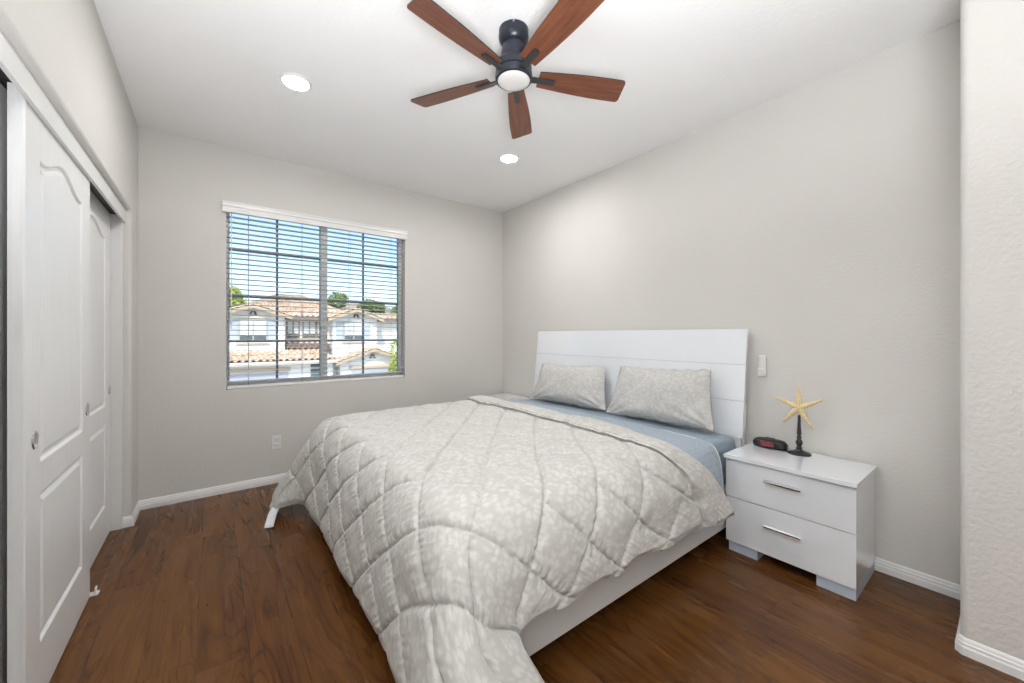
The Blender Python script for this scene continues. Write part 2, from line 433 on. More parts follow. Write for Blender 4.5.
# ------------------------------------------------------------------ window
fy0, fy1 = YB+.095, YB+.150
bm = B(); FW = .030
box(bm, WX0, WX0+.018, fy0, fy1, WZ0, WZ1, .004); box(bm, WX1-FW, WX1, fy0, fy1, WZ0, WZ1, .004)
box(bm, WX0+.018, WX1-FW, fy0, fy1, WZ0, WZ0+.05, .004); box(bm, WX0+.018, WX1-FW, fy0, fy1, WZ1-FW, WZ1, .004)
win = struct('window_1', bm, 'vinyl', 'white vinyl sliding window looking out to the house across the street', 'window')
MX = .818
bm = B(); box(bm, MX-.027, MX+.027, fy0-.012, fy1-.004, WZ0+.05, WZ1-FW, .004); obj('meeting_stile', bm, 'vinyl', win)
for xa, xb, mxx in ((WX0+.018, MX-.026, .447), (MX+.026, WX1-FW, 1.181)):
    bm = B()
    box(bm, mxx-.009, mxx+.009, fy0+.030, fy0+.040, WZ0+.05, WZ1-FW)
    for z in (1.197, 1.571, 1.953): box(bm, xa, xb, fy0+.031, fy0+.039, z-.009, z+.009)
    for x0, x1, z0, z1 in ((xa, xa+.007, WZ0+.05, WZ1-FW), (xb-.007, xb, WZ0+.05, WZ1-FW)):
        box(bm, x0, x1, fy0+.026, fy0+.042, z0, z1)
    obj('window_grille', bm, 'muntin', win)
    bm = B(); box(bm, xa, xb, fy0+.044, fy0+.048, WZ0+.045, WZ1-FW+.005); obj('glass_pane', bm, 'glass', win)

# blind
bl = thing('window_blind', 'white horizontal slat blind lowered over the window with slats open', 'blind', ((WX0+WX1)/2, YB+.045, WZ0))
bm = B()
prof = [(0, 2.222), (-.032, 2.222), (-.034, 2.262), (-.040, 2.268), (-.040, 2.290), (-.044, 2.294), (-.044, 2.304), (0, 2.304)]
prism(bm, prof, lambda a, b, d: (d, YB+a, b), .060, 1.572)
obj('valance', bm, 'plastic_white', bl)
bm = B(); SL = np.arange(.872, 2.235, .0415)
for z in SL:
    n = 4; tilt = -.05
    top = [];
    for k in range(n+1):
        u = (k/n-.5)*.05; h = .0022*(1-(2*k/n-1)**2)
        top.append((u*math.cos(tilt), h+u*math.sin(tilt)))
    poly = [(a, b+.0026) for a, b in top]+[(a, b) for a, b in top[::-1]]
    prism(bm, poly, lambda a, b, d: (d, YB+.048+a, z+b), WX0+.006, WX1-.006)
obj('slats', bm, 'slat', bl)
bm = B(); box(bm, WX0+.005, WX1-.005, YB+.022, YB+.074, WZ0+.002, WZ0+.024, .004); obj('bottom_rail', bm, 'plastic_white', bl)
bm = B()
for x in (.235, .63, 1.03, 1.43):
    for y in (YB+.021, YB+.075): tube(bm, [(x, y, WZ0+.02), (x, y, 2.24)], .0016, 5)
obj('ladder_cords', bm, 'cord', bl)
bm = B(); tube(bm, [(.118, YB+.012, 1.30), (.120, YB+.014, 2.24)], .004, 6); obj('tilt_wand', bm, 'plastic_white', bl)

# ------------------------------------------------------------------ closet doors
def ring_offset(pts, d):
    out = []; n = len(pts)
    for i in range(n):
        a, b, c = Vector(pts[i-1]), Vector(pts[i]), Vector(pts[(i+1) % n])
        n1 = (b-a).normalized(); n2 = (c-b).normalized()
        m1 = Vector((-n1.y, n1.x)); m2 = Vector((-n2.y, n2.x)); m = m1+m2
        m = m/max(m.dot(m1), .35)
        out.append((b.x+m.x*d, b.y+m.y*d))
    return out
def make_door(name, label, y0, y1, xf, pulls, z0=.008, z1=2.02):
    th = .035
    o0 = ((xf), (y0+y1)/2, 0)
    bm = B()
    st = .135
    pa, pb = y0+st, y1-st
    lower = [(pa, .205), (pb, .205), (pb, .715), (pa, .715)]
    upper = [(pa, .815), (pb, .815), (pb, 1.838)]
    n = 22
    for k in range(n+1):
        u = k/n; y = pb+(pa-pb)*u
        c = abs(2*u-1)
        zz = 1.838+.062*(.5+.5*math.cos(math.pi*min(1, c/.92)))
        if 0 < k < n: upper.append((y, zz))
    upper.append((pa, 1.838))
    prof = [(0, 0), (.004, -.0015), (.010, -.0095), (.020, -.0095), (.034, -.0025), (.040, -.0015)]
    edges = []
    def V(y, z, d): return bm.verts.new((xf+d, y, z))
    outer = [V(a, b, 0) for a, b in ((y0+.004, z0), (y1-.004, z0), (y1-.004, z1), (y0+.004, z1))]
    for k in range(4): edges.append(bm.edges.new((outer[k], outer[(k+1) % 4])))
    for pan in (lower, upper):
        prev = None
        for off, dep in prof:
            pts = ring_offset(pan, off); ring = [V(a, b, dep) for a, b in pts]
            m = len(ring)
            if prev is None:
                for k in range(m): edges.append(bm.edges.new((ring[k], ring[(k+1) % m])))
            else:
                for k in range(m): bm.faces.new((prev[k], prev[(k+1) % m], ring[(k+1) % m], ring[k]))
            prev = ring
        r = bmesh.ops.triangle_fill(bm, use_beauty=True, edges=[bm.edges.get((prev[k], prev[(k+1) % m])) for k in range(m)])
    bmesh.ops.triangle_fill(bm, use_beauty=True, use_dissolve=False, edges=edges)
    # slab sides and back
    mid = [V(a, b, -.004) for a, b in ((y0, z0), (y1, z0), (y1, z1), (y0, z1))]
    back = [V(a, b, -th) for a, b in ((y0, z0), (y1, z0), (y1, z1), (y0, z1))]
    for k in range(4):
        l = (k+1) % 4
        bm.faces.new((outer[k], outer[l], mid[l], mid[k])); bm.faces.new((mid[k], mid[l], back[l], back[k]))
    bm.faces.new(back)
    d = struct(name, bm, 'door', label, 'door', origin=o0)
    for py in pulls:
        bm = B()
        n_ = 28
        # recessed cup pull: raised rim, hollow bowl
        pr = [(.0, -.007), (.010, -.0065), (.017, -.003), (.0195, .0015), (.022, .003), (.0255, .0028), (.027, .0002)]
        rings = []
        for r_, h in pr:
            if r_ == 0: rings.append([bm.verts.new((xf+.0085+h-.001, py, .903))])
            else: rings.append([bm.verts.new((xf+.0085*(r_ < .02)*0+.0005+max(h, -.0002)*1.0+(0 if h > 0 else .0004*0), py+r_*math.cos(2*math.pi*k/n_), .903+r_*1.12*math.sin(2*math.pi*k/n_))) for k in range(n_)])
        for a, b in zip(rings[:-1], rings[1:]):
            for k in range(n_):
                l = (k+1) % n_
                if len(a) == 1: bm.faces.new((a[0], b[k], b[l]))
                else: bm.faces.new((a[k], a[l], b[l], b[k]))
        pl = obj('finger_pull', bm, 'chrome', d, smooth=True, angle=50); pl['label'] = 'round chrome finger pull'
    return d
make_door('door_1', 'white two panel sliding closet door with arched top panel, standing in front of the others', 1.88, 2.69, -.462, (1.961, 2.632))
make_door('door_2', 'white sliding closet door at the far end beside the window wall, partly behind the front door', 2.655, OY1-.024, -.515, (3.487,))
make_door('door_3', 'white sliding closet door at the left edge of the view, mostly out of frame', 1.07, 1.96, -.515, ())
g = thing('door_guide', 'small white plastic guide on the floor at the end of the front closet door', 'door guide', (-.47, 2.705, 0))
bm = B(); box(bm, -.50, -.435, 2.69, 2.725, 0, .008, .002); obj('base', bm, 'plastic_white', g)
bm = B(); box(bm, -.449, -.443, 2.692, 2.722, .006, .034, .002); obj('fin', bm, 'plastic_white', g)

# ------------------------------------------------------------------ ceiling: recessed lights and fan
def downlight(x, y, label, glow='led'):
    t = thing('recessed_light', label, 'ceiling light', (x, y, CE), 'recessed ceiling lights')
    bm = B(); lathe(bm, [(.066, -.004), (.070, -.009), (.080, -.007), (.085, 0), (.066, 0)], (x, y, CE), 40, cap=False)
    r = obj('trim_ring', bm, 'plastic_white', t, smooth=True, angle=60)
    bm = B(); lathe(bm, [(.0001, -.0045), (.067, -.0045), (.067, -.0005), (.0001, -.0005)], (x, y, CE), 40, cap=False)
    obj('lens', bm, glow, t)
    return t
downlight(.389, 2.594, 'round white recessed ceiling light, lit, nearer the closet', 'led_bright')
downlight(1.978, 2.61, 'round white recessed ceiling light, lit, beyond the fan towards the headboard wall')

FX, FY = 1.168, 1.503
fan = thing('ceiling_fan', 'black five blade ceiling fan with walnut blades and an unlit round light', 'ceiling fan', (FX, FY, CE))
bm = B(); lathe(bm, [(.068, 0), (.0725, -.004), (.0725, -.040), (.069, -.056), (.058, -.070), (.050, -.074)], (FX, FY, CE), 48)
obj('canopy', bm, 'navy', fan, smooth=True, angle=35)
bm = B(); lathe(bm, [(.052, -.070), (.056, -.085), (.062, -.110), (.066, -.140), (.066, -.165)], (FX, FY, CE), 48)
obj('neck', bm, 'navy', fan, smooth=True, angle=35)
bm = B(); lathe(bm, [(.066, -.158), (.082, -.163), (.088, -.172), (.088, -.205), (.084, -.207), (.084, -.212), (.090, -.215), (.091, -.238), (.088, -.246), (.078, -.249)], (FX, FY, CE), 56)
obj('motor_housing', bm, 'navy', fan, smooth=True, angle=30)
bm = B(); lathe(bm, [(.0785, -.243), (.078, -.250), (.070, -.2555), (.045, -.2595), (.020, -.261), (.0001, -.2612)], (FX, FY, CE), 56)
l_ = obj('light_diffuser', bm, 'acrylic', fan, smooth=True, angle=50); l_['label'] = 'frosted white round diffuser'
bm = B(); lathe(bm, [(.004, -.010), (.004, -.006)], (FX-.045, FY-.057, CE), 10); obj('screw', bm, 'chrome', fan)
BZ = 2.516; RT = .575
for k in range(5):
    ang = 2.07557-k*2*math.pi/5
    ca, sa = math.cos(ang), math.sin(ang); pit = R(13)
    def bp(r, wv, h):          # ccw edge hangs lower
        return (FX+r*ca-wv*math.cos(pit)*sa - h*math.sin(pit)*sa, FY+r*sa+wv*math.cos(pit)*ca+h*math.sin(pit)*ca, BZ-wv*math.sin(pit)+h)
    bm = B(); lay = bm.loops.layers.uv.new('UVMap')
    # outline
    out = []
    ns = 16
    for i in range(ns+1):
        u = i/ns; r = .125+u*(RT-.125-.018); hw = .043+.022*math.sin(min(1, u*1.15)*math.pi/2)
        out.append((r, hw))
    up = [(r, hw) for r, hw in out]; lo = [(r, -hw) for r, hw in out[::-1]]
    rc = .018
    tipu = [(RT-.018+rc*math.sin(a)+.006, .065-rc+rc*math.cos(a)) for a in np.linspace(0, math.pi/2, 6)]
    tipl = [(RT-.018+rc*math.sin(a)-.004, -.065+rc-rc*math.cos(a)) for a in np.linspace(math.pi/2, 0, 6)]
    outline = up[:-1]+tipu+tipl+lo[1:]
    bot = [bm.verts.new(bp(r, w_, -.003)) for r, w_ in outline]; top = [bm.verts.new(bp(r, w_, .003)) for r, w_ in outline]
    f = bm.faces.new(bot)
    for l, (r, w_) in zip(f.loops, outline): l[lay].uv = (r+k*1.7, w_)
    f2 = bm.faces.new(top[::-1])
    for l, (r, w_) in zip(f2.loops, outline[::-1]): l[lay].uv = (r+k*1.7, w_)
    for i in range(len(outline)):
        j = (i+1) % len(outline); bm.faces.new((bot[i], bot[j], top[j], top[i])).material_index = 1
    bl_ = obj('blade', bm, 'blade', fan, fix=True); bl_.data.materials.append(M['black'])
    bm = B()
    # bracket arm: from the housing out under the blade
    pts = [(.080, .016), (.120, .014), (.128, .0145), (.205, .0145), (.209, .010), (.209, -.010), (.205, -.0145), (.128, -.0145), (.120, -.014), (.080, -.016)]
    prism(bm, pts, lambda a, b, d: bp(a, b, d), -.011, -.0032)
    obj('bracket', bm, 'bracket', bl_)

# ------------------------------------------------------------------ wall plates
t = thing('wall_outlet', 'white duplex outlet on the wall below the window', 'outlet', (.427, YB, .30))
bm = B(); box(bm, .392, .462, YB-.006, YB, .283, .400, .003); obj('plate', bm, 'plastic_white', t)
for z in (.318, .365):
    bm = B(); box(bm, .410, .444, YB-.0085, YB-.005, z-.016, z+.016, .004)
    s_ = obj('socket', bm, 'plastic_white', t)
    bm = B(); box(bm, .4185, .4205, YB-.0095, YB-.008, z-.004, z+.008); box(bm, .4335, .4355, YB-.0095, YB-.008, z-.004, z+.008); box(bm, .4255, .4285, YB-.0095, YB-.008, z-.012, z-.008)
    obj('slots', bm, 'slot', s_)
t = thing('remote_control', 'slim white remote in its holder on the wall right of the headboard', 'remote control', (XR, .995, .98))
bm = B(); box(bm, XR-.020, XR, .972, 1.020, .984, 1.035, .005, 3); obj('holder', bm, 'plastic_white', t)
bm = B(); box(bm, XR-.016, XR-.002, .9755, 1.0165, .990, 1.118, .006, 3); rem = obj('remote_body', bm, 'plastic_white', t)
bm = B()
for z in (1.10, 1.078, 1.056):
    for y in (.987, 1.005): box(bm, XR-.0175, XR-.015, y-.005, y+.005, z-.005, z+.005, .001)
obj('button_pad', bm, 'jamb', rem)

# ------------------------------------------------------------------ bed
BY0, BY1 = 1.06, 3.12
bed = thing('bed', 'white lacquered platform bed with a reclined panel headboard', 'bed', (1.65, 2.09, 0))
bm = B(); box(bm, .60, 2.68, BY0, BY0+.03, .10, .325, .003); obj('side_rail', bm, 'bedrail', bed)
bm = B(); box(bm, .60, 2.68, BY1-.03, BY1, .10, .325, .003); obj('side_rail', bm, 'bedrail', bed)
bm = B(); box(bm, .57, .60, BY0, BY1, .10, .325, .003); obj('foot_rail', bm, 'bedrail', bed)
bm = B()
for k in range(14): box(bm, .66+k*.145, .74+k*.145, BY0+.03, BY1-.03, .272, .295)
box(bm, .60, 2.68, 2.05, 2.13, .19, .272)
obj('slat_base', bm, 'bedrail', bed)
for x in (.95, 2.45):
    for y in (1.26, 2.92):
        bm = B(); lathe(bm, [(.022, 0), (.026, .01), (.03, .15), (.03, .28)], (x, y, 0), 16); obj('leg', bm, 'leg', bed, smooth=True, angle=40)
bm = B(); lathe(bm, [(.022, 0), (.026, .01), (.03, .10), (.03, .20)], (1.7, 2.09, 0), 16); obj('leg', bm, 'leg', bed, smooth=True, angle=40)
# headboard: three boards with grooves on a reclined plane
HY0, HY1 = 1.068, 3.112
p0, p1 = Vector((2.672, 0, .588)), Vector((2.752, 0, 1.288))
dv = (p1-p0).normalized(); nv = Vector((-dv.z, 0, dv.x)); H_ = (p1-p0).length
hb_ = B()
def hp(a, d, y): q = p0+dv*a-nv*d; return (q.x, y, q.z)
cuts = [0, H_*.333, H_*.667, H_]
for a, b in zip(cuts[:-1], cuts[1:]):
    poly = [(a+.0006, .006), (a+.0018, 0), (b-.0018, 0), (b-.0006, .006)]
    if a == 0: poly[0] = (0, .006); poly[1] = (.0015, 0)
    if b == H_: poly[2] = (H_-.0015, 0); poly[3] = (H_, .002)
    prism(hb_, [(a_, d_) for a_, d_ in poly], lambda a_, b_, y: hp(a_, b_, y), HY0, HY1)
prism(hb_, [(0, .005), (H_, .005), (H_, .022), (0, .022)], lambda a_, b_, y: hp(a_, b_, y), HY0, HY1)
obj('headboard', hb_, 'lacquer', bed)
bm = B()
box(bm, 2.684, 2.712, HY0+.015, HY1-.015, .10, .60, .003)
obj('headboard_base', bm, 'lacquer', bed)
for y in (HY0+.012, HY1-.062):
    bm = B(); prism(bm, [(2.712, .05), (2.742, .05), (2.768, .80), (2.738, .80)], lambda a, b, d: (a, d, b), y, y+.05)
    obj('headboard_post', bm, 'bedrail', bed)
# mattress
bm = B(); box(bm, .645, 2.655, 1.115, 3.065, .298, .592, .04, 4)
tag(obj('mattress', bm, 'mattress', smooth=True, angle=50, origin=(1.65, 2.09, .298)), 'thick king mattress in the white bed frame under the blue sheet', 'mattress')
# fitted sheet: rounded box, open below, creased at the near head corner
def rounded_sheet(x0, x1, y0, y1, ztop, zbot, r, step=.018):
    def prof(a0, a1):
        L_ = []
        for z in np.arange(zbot, ztop-r, .02): L_.append((a0, z, 0))
        for k in range(7): a = math.pi-math.pi/2*k/6; L_.append((a0+r+r*math.cos(a), ztop-r+r*math.sin(a), 1))
        for x in np.arange(a0+r+step, a1-r-step/2, step): L_.append((x, ztop, 2))
        for k in range(7): a = math.pi/2-math.pi/2*k/6; L_.append((a1-r+r*math.cos(a), ztop-r+r*math.sin(a), 1))
        for z in np.arange(zbot, ztop-r, .02)[::-1]: L_.append((a1, z, 0))
        return L_
    px, py = prof(x0, x1), prof(y0, y1)
    P = np.zeros((len(px), len(py), 3)); UV = np.zeros((len(px), len(py), 2))
    sx = np.cumsum([0]+[math.dist(a[:2], b[:2]) for a, b in zip(px[:-1], px[1:])]); sy = np.cumsum([0]+[math.dist(a[:2], b[:2]) for a, b in zip(py[:-1], py[1:])])
    for i, (x, zx, _) in enumerate(px):
        for j, (y, zy, _) in enumerate(py):
            P[i, j] = (x, y, min(zx, zy)); UV[i, j] = (sx[i], sy[j])
    return P, UV
P, UV = rounded_sheet(.640, 2.66, 1.110, 3.070, .600, .33, .045)
for i in range(P.shape[0]):
    for j in range(P.shape[1]):
        x, y, z = P[i, j]
        if y < 1.2 and x > 2.0:           # pulled folds on the near side towards the corner
            d = max(0, min(1, (.60-z)/.06))*1.0
            s_ = math.sin((z-.33)*62 + (x-2.3)*11 + 1.2*math.sin(x*9))
            P[i, j, 1] -= d*(.004+.010*max(0, s_)*min(1, (x-2.0)/.2))
        P[i, j, 2] += .002*math.sin(x*31+y*13)*math.sin(y*21-x*9) if z > .59 else 0
bm = B(); grid(bm, P, UV)
tag(obj('fitted_sheet', bm, 'fitted', smooth=True, origin=(1.65, 2.09, .33)), 'plain blue fitted sheet stretched over the mattress, bare near the headboard', 'sheet')

# ---- comforter
S_ = [2.09, 1.82, 1.5, 1.05, .80, .64, .50, .32, .16, .02]
T_ = [.70, .86, 1.00, 1.12, 1.45, 2.10, 2.75, 3.06, 3.18, 3.34, 3.48]
cross = [(.975, .285), (.985, .41), (1.01, .53), (1.09, .622), (1.45, .648), (2.10, .655), (2.75, .648), (3.06, .625), (3.15, .54), (3.19, .40), (3.22, .27)]
net = np.zeros((10, 11, 3))
for i, s in enumerate(S_):
    for j in range(11): net[i, j] = (s, cross[j][0], cross[j][1])
net[0, :, 0] = [2.225, 2.17, 2.08, 2.00, 2.07, 2.09, 2.09, 2.07, 2.07, 2.07, 2.07]; net[0, :, 2] -= .012
net[0, 0] = (2.225, .925, .265); net[0, 1] = (2.16, .955, .40); net[0, 2] = (2.08, 1.02, .53); net[0, 3] = (2.00, 1.085, .60)
net[1, :, 0] = [1.97, 1.93, 1.87, 1.81, 1.82, 1.83, 1.83, 1.82, 1.82, 1.82, 1.82]
net[1, 0] = (1.97, .955, .265); net[2, 0] = (1.5, .97, .29); net[3, 0] = (1.07, .975, .285)
net[4, 0] = (.80, .98, .285); net[4, 1] = (.82, .985, .40)
for r_, (x, z) in enumerate([(.65, .625), (.575, .54), (.54, .38), (.52, .22), (.51, .075)]):
    for j in range(4, 7): net[5+r_, j] = (x, net[3, j, 1], z if r_ else .64)
net[5, 0] = (.775, .955, .26); net[5, 1] = (.69, .975, .39); net[5, 2] = (.655, 1.02, .525); net[5, 3] = (.64, 1.09, .60)
net[6, 0] = (.80, .885, .18); net[6, 1] = (.62, .92, .34); net[6, 2] = (.585, 1.01, .475); net[6, 3] = (.57, 1.10, .53)
net[7, 0] = (.83, .835, .12); net[7, 1] = (.59, .84, .24); net[7, 2] = (.52, .97, .34); net[7, 3] = (.525, 1.12, .37)
net[8, 0] = (.80, .80, .065); net[8, 1] = (.56, .79, .13); net[8, 2] = (.48, .95, .19); net[8, 3] = (.50, 1.13, .21)
net[9, 0] = (.79, .78, .035); net[9, 1] = (.54, .78, .04); net[9, 2] = (.45, .95, .05); net[9, 3] = (.48, 1.14, .065)
net[5, 7] = (.64, 3.05, .60); net[5, 8] = (.66, 3.12, .52); net[5, 9] = (.66, 3.19, .39); net[5, 10] = (.66, 3.24, .26)
net[6, 7] = (.555, 3.03, .52); net[6, 8] = (.54, 3.11, .44); net[6, 9] = (.54, 3.20, .33); net[6, 10] = (.56, 3.28, .20)
net[7, 7] = (.49, 3.02, .37); net[7, 8] = (.45, 3.10, .31); net[7, 9] = (.42, 3.19, .22); net[7, 10] = (.46, 3.30, .13)
net[8, 7] = (.465, 3.02, .22); net[8, 8] = (.39, 3.09, .18); net[8, 9] = (.35, 3.17, .12); net[8, 10] = (.40, 3.28, .07)
net[9, 7] = (.455, 3.02, .09); net[9, 8] = (.35, 3.06, .07); net[9, 9] = (.315, 3.12, .04); net[9, 10] = (.37, 3.24, .035)
def herm(K, P, q):
    K = np.array(K, float); q = np.asarray(q, float)
    if K[0] > K[-1]: K = -K; q = -q
    n = len(K); m = np.zeros_like(P)
    for i in range(n):
        if i == 0: m[i] = (P[1]-P[0])/(K[1]-K[0])
        elif i == n-1: m[i] = (P[-1]-P[-2])/(K[-1]-K[-2])
        else:
            a = (P[i]-P[i-1])/(K[i]-K[i-1]); b = (P[i+1]-P[i])/(K[i+1]-K[i]); w_ = K[i+1]-K[i]; v_ = K[i]-K[i-1]
            m[i] = (a*w_+b*v_)/(v_+w_)
    k = np.clip(np.searchsorted(K, q, side='right')-1, 0, n-2); h = K[k+1]-K[k]; f = (q-K[k])/h
    sh = (slice(None),)+(None,)*(P.ndim-1); f = f[sh]; h = h[sh]
    return (2*f**3-3*f**2+1)*P[k]+(f**3-2*f**2+f)*h*m[k]+(-2*f**3+3*f**2)*P[k+1]+(f**3-f**2)*h*m[k+1]
def normals(Bp):
    n = np.cross(np.gradient(Bp, axis=0), np.gradient(Bp, axis=1)); return n/(np.linalg.norm(n, axis=2, keepdims=True)+1e-9)
def vnoise(X, Y, seed=0):
    r_ = np.random.RandomState(seed).rand(97, 89)
    xi = np.floor(X).astype(int); yi = np.floor(Y).astype(int); fx = X-xi; fy = Y-yi
    fx = fx*fx*(3-2*fx); fy = fy*fy*(3-2*fy)
    g_ = lambda a, b: r_[a % 97, b % 89]
    return (g_(xi, yi)*(1-fx)+g_(xi+1, yi)*fx)*(1-fy)+(g_(xi, yi+1)*(1-fx)+g_(xi+1, yi+1)*fx)*fy
def smooth(a, b, x): u = np.clip((x-a)/(b-a), 0, 1); return u*u*(3-2*u)
NS_, NT_ = 440, 560
s = np.linspace(S_[0], S_[-1], NS_); t = np.linspace(T_[0], T_[-1], NT_)
P = herm(S_, net, s); P = herm(T_, P.transpose(1, 0, 2), t).transpose(1, 0, 2)
nrm = normals(P)
if nrm[NS_//2, NT_//2, 2] < 0: nrm = -nrm
SS, TT = np.meshgrid(s, t, indexing='ij')
q1 = (SS-.98)/.305+(TT-1.11)/.36; q2 = (SS-.98)/.305-(TT-1.11)/.36
SEAM = 1.815
UNIT = 1/math.sqrt(1/.305**2+1/.36**2)
d1, d2 = UNIT*np.abs(q1-np.round(q1)), UNIT*np.abs(q2-np.round(q2))       # metres to the nearest stitch line of each set
c1, c2 = d1/UNIT*2, d2/UNIT*2
band = SS > SEAM
onTop = smooth(1.02, 1.22, TT)*(1-smooth(2.95, 3.10, TT))*smooth(.55, .78, SS)
amp = .019*(1-onTop)+.017*onTop
dome = np.power(np.clip(c1*c2, 0, 1), .55)
crease = np.minimum(1-np.exp(-d1/.0065), 1-np.exp(-d2/.0065))
crease = np.minimum(crease, 1-np.exp(-np.abs(SS-SEAM)/.012))
bodyp = amp*(.50*dome+.75*crease)+.003*crease-.020*np.exp(-np.clip(SEAM-SS, 0, 9)/.012)
ub = np.clip((SS-SEAM)/(S_[0]-SEAM), 0, 1)
bandp = .043*np.power(np.sin(math.pi*np.power(.015+.97*ub, .8))+1e-6, .38)*(.85+.3*vnoise(TT*5, SS*3, 5))
puff = np.where(band, bandp, bodyp)
# puckers running across the stitch lines, and slack creases
e1 = np.exp(-d1/.030); e2 = np.exp(-d2/.030); e3 = np.exp(-np.abs(SS-SEAM)/.03)
puck = (vnoise(q2*22, q1*2.2, 1)-.5)*e1+(vnoise(q1*22, q2*2.2, 2)-.5)*e2
puff += .012*puck*np.where(band, .5, 1.)*(1-.55*onTop)+.012*(vnoise(TT*34, SS*6, 12)-.5)*e3
puff += (.013*(vnoise(SS*7, TT*7, 3)-.5)+.006*(vnoise(SS*19, TT*17, 4)-.5))*(1-.5*onTop)
edge = np.minimum(np.minimum(TT-T_[0], T_[-1]-TT), SS-S_[-1])
puff *= .35+.65*smooth(0, .05, edge)
puff += .010*np.sin(TT*0+SS*21)*np.exp(-(TT-T_[0])/.06)*(SS > .75)
P2 = P+nrm*puff[..., None]
# the rolled band leans over its seam
P2[..., 0] -= np.where(band, .034*np.exp(-np.clip(ub-.02, 0, 9)/.16)*smooth(0, .06, ub)*smooth(.95, 1.1, TT), 0)
# gathered scallops along the loose bottom edges
P2[..., 2] += (np.exp(-(TT-T_[0])/.05)*(.018*np.abs(np.sin(math.pi*(SS-.98)/.305))+.008*vnoise(SS*24, TT*0+3, 8)))*smooth(.72, .85, SS)
P2[..., 2] = np.maximum(P2[..., 2], .022)
UVc = np.stack([SS, TT], axis=2)
bm = B(); grid(bm, P2, UVc)
comf = tag(obj('comforter', bm, 'comforter', smooth=True, fix=False, origin=(1.4, 2.09, .02)), 'beige spotted quilted comforter with diamond stitching draped over the bed', 'comforter')
md = comf.modifiers.new('thickness', 'SOLIDIFY'); md.thickness = .016; md.offset = -1 if normals(P2)[NS_//2, NT_//2, 2] > 0 else 1
# care tag at the low far corner
Pt = np.zeros((8, 4, 3))
for i in range(8):
    u = i/7
    c = Vector((.345-.06*u, 3.10-.17*u, .075-.062*u+.016*math.sin(u*3.1)))
    for j in range(4):
        Pt[i, j] = (c.x+.026*(j-1.5)/1.5, c.y, max(.004, c.z+.004*math.sin(j+u*2)))
bm = B(); grid(bm, Pt)
tg = obj('care_tag', bm, 'tag', comf, smooth=True, fix=False); tg['label'] = 'white satin care tag'
md = tg.modifiers.new('thickness', 'SOLIDIFY'); md.thickness = .0015

# flat sheet: patterned strip showing between the comforter and the pillows, hanging on the near side
K = [0, .12, .20, .30, .42, .60, 1.2, 1.9, 2.25]
edgeP = np.array([(2.262, 1.005, .315), (2.275, 1.015, .43), (2.285, 1.03, .515), (2.305, 1.075, .594), (2.335, 1.17, .612), (2.36, 1.35, .615), (2.38, 2.0, .616), (2.37, 2.7, .616), (2.36, 3.03, .612)])
innP = np.array([(1.98, .998, .34), (1.98, 1.008, .44), (1.98, 1.025, .52), (1.98, 1.075, .592), (1.98, 1.17, .609), (1.98, 1.35, .609), (1.98, 2.0, .610), (1.98, 2.7, .610), (1.98, 3.03, .609)])
tq = np.linspace(0, 2.25, 150)
A_, I_ = herm(K, edgeP, tq), herm(K, innP, tq)
Pf = np.zeros((18, 150, 3)); UVf = np.zeros((18, 150, 2))
for i in range(18):
    u = i/17; Pf[i] = A_*(1-u)+I_*u
    Pf[i, :, 2] += .003*np.sin(tq*9+u*4)*(tq > .45)
    UVf[i, :, 0] = u*.36; UVf[i, :, 1] = tq
bm = B(); grid(bm, Pf, UVf)
fs = tag(obj('flat_sheet', bm, 'flat', smooth=True, fix=False, origin=(2.1, 2.09, .34)), 'blue patterned flat sheet whose edge shows under the comforter beside the nightstand', 'sheet')
md = fs.modifiers.new('thickness', 'SOLIDIFY'); md.thickness = .004
bm = B(); Ph = np.zeros((3, 75, 3))
for i, u in enumerate((-.0025, .0, .0025)):
    Ph[i] = A_[:75]+np.array([u*2.2+.003, -.0025-.002*(u == 0), .002+.002*(u == 0)])
grid(bm, Ph); he = obj('hem_piping', bm, 'tag', fs, smooth=True, fix=False)
md = he.modifiers.new('thickness', 'SOLIDIFY'); md.thickness = .003

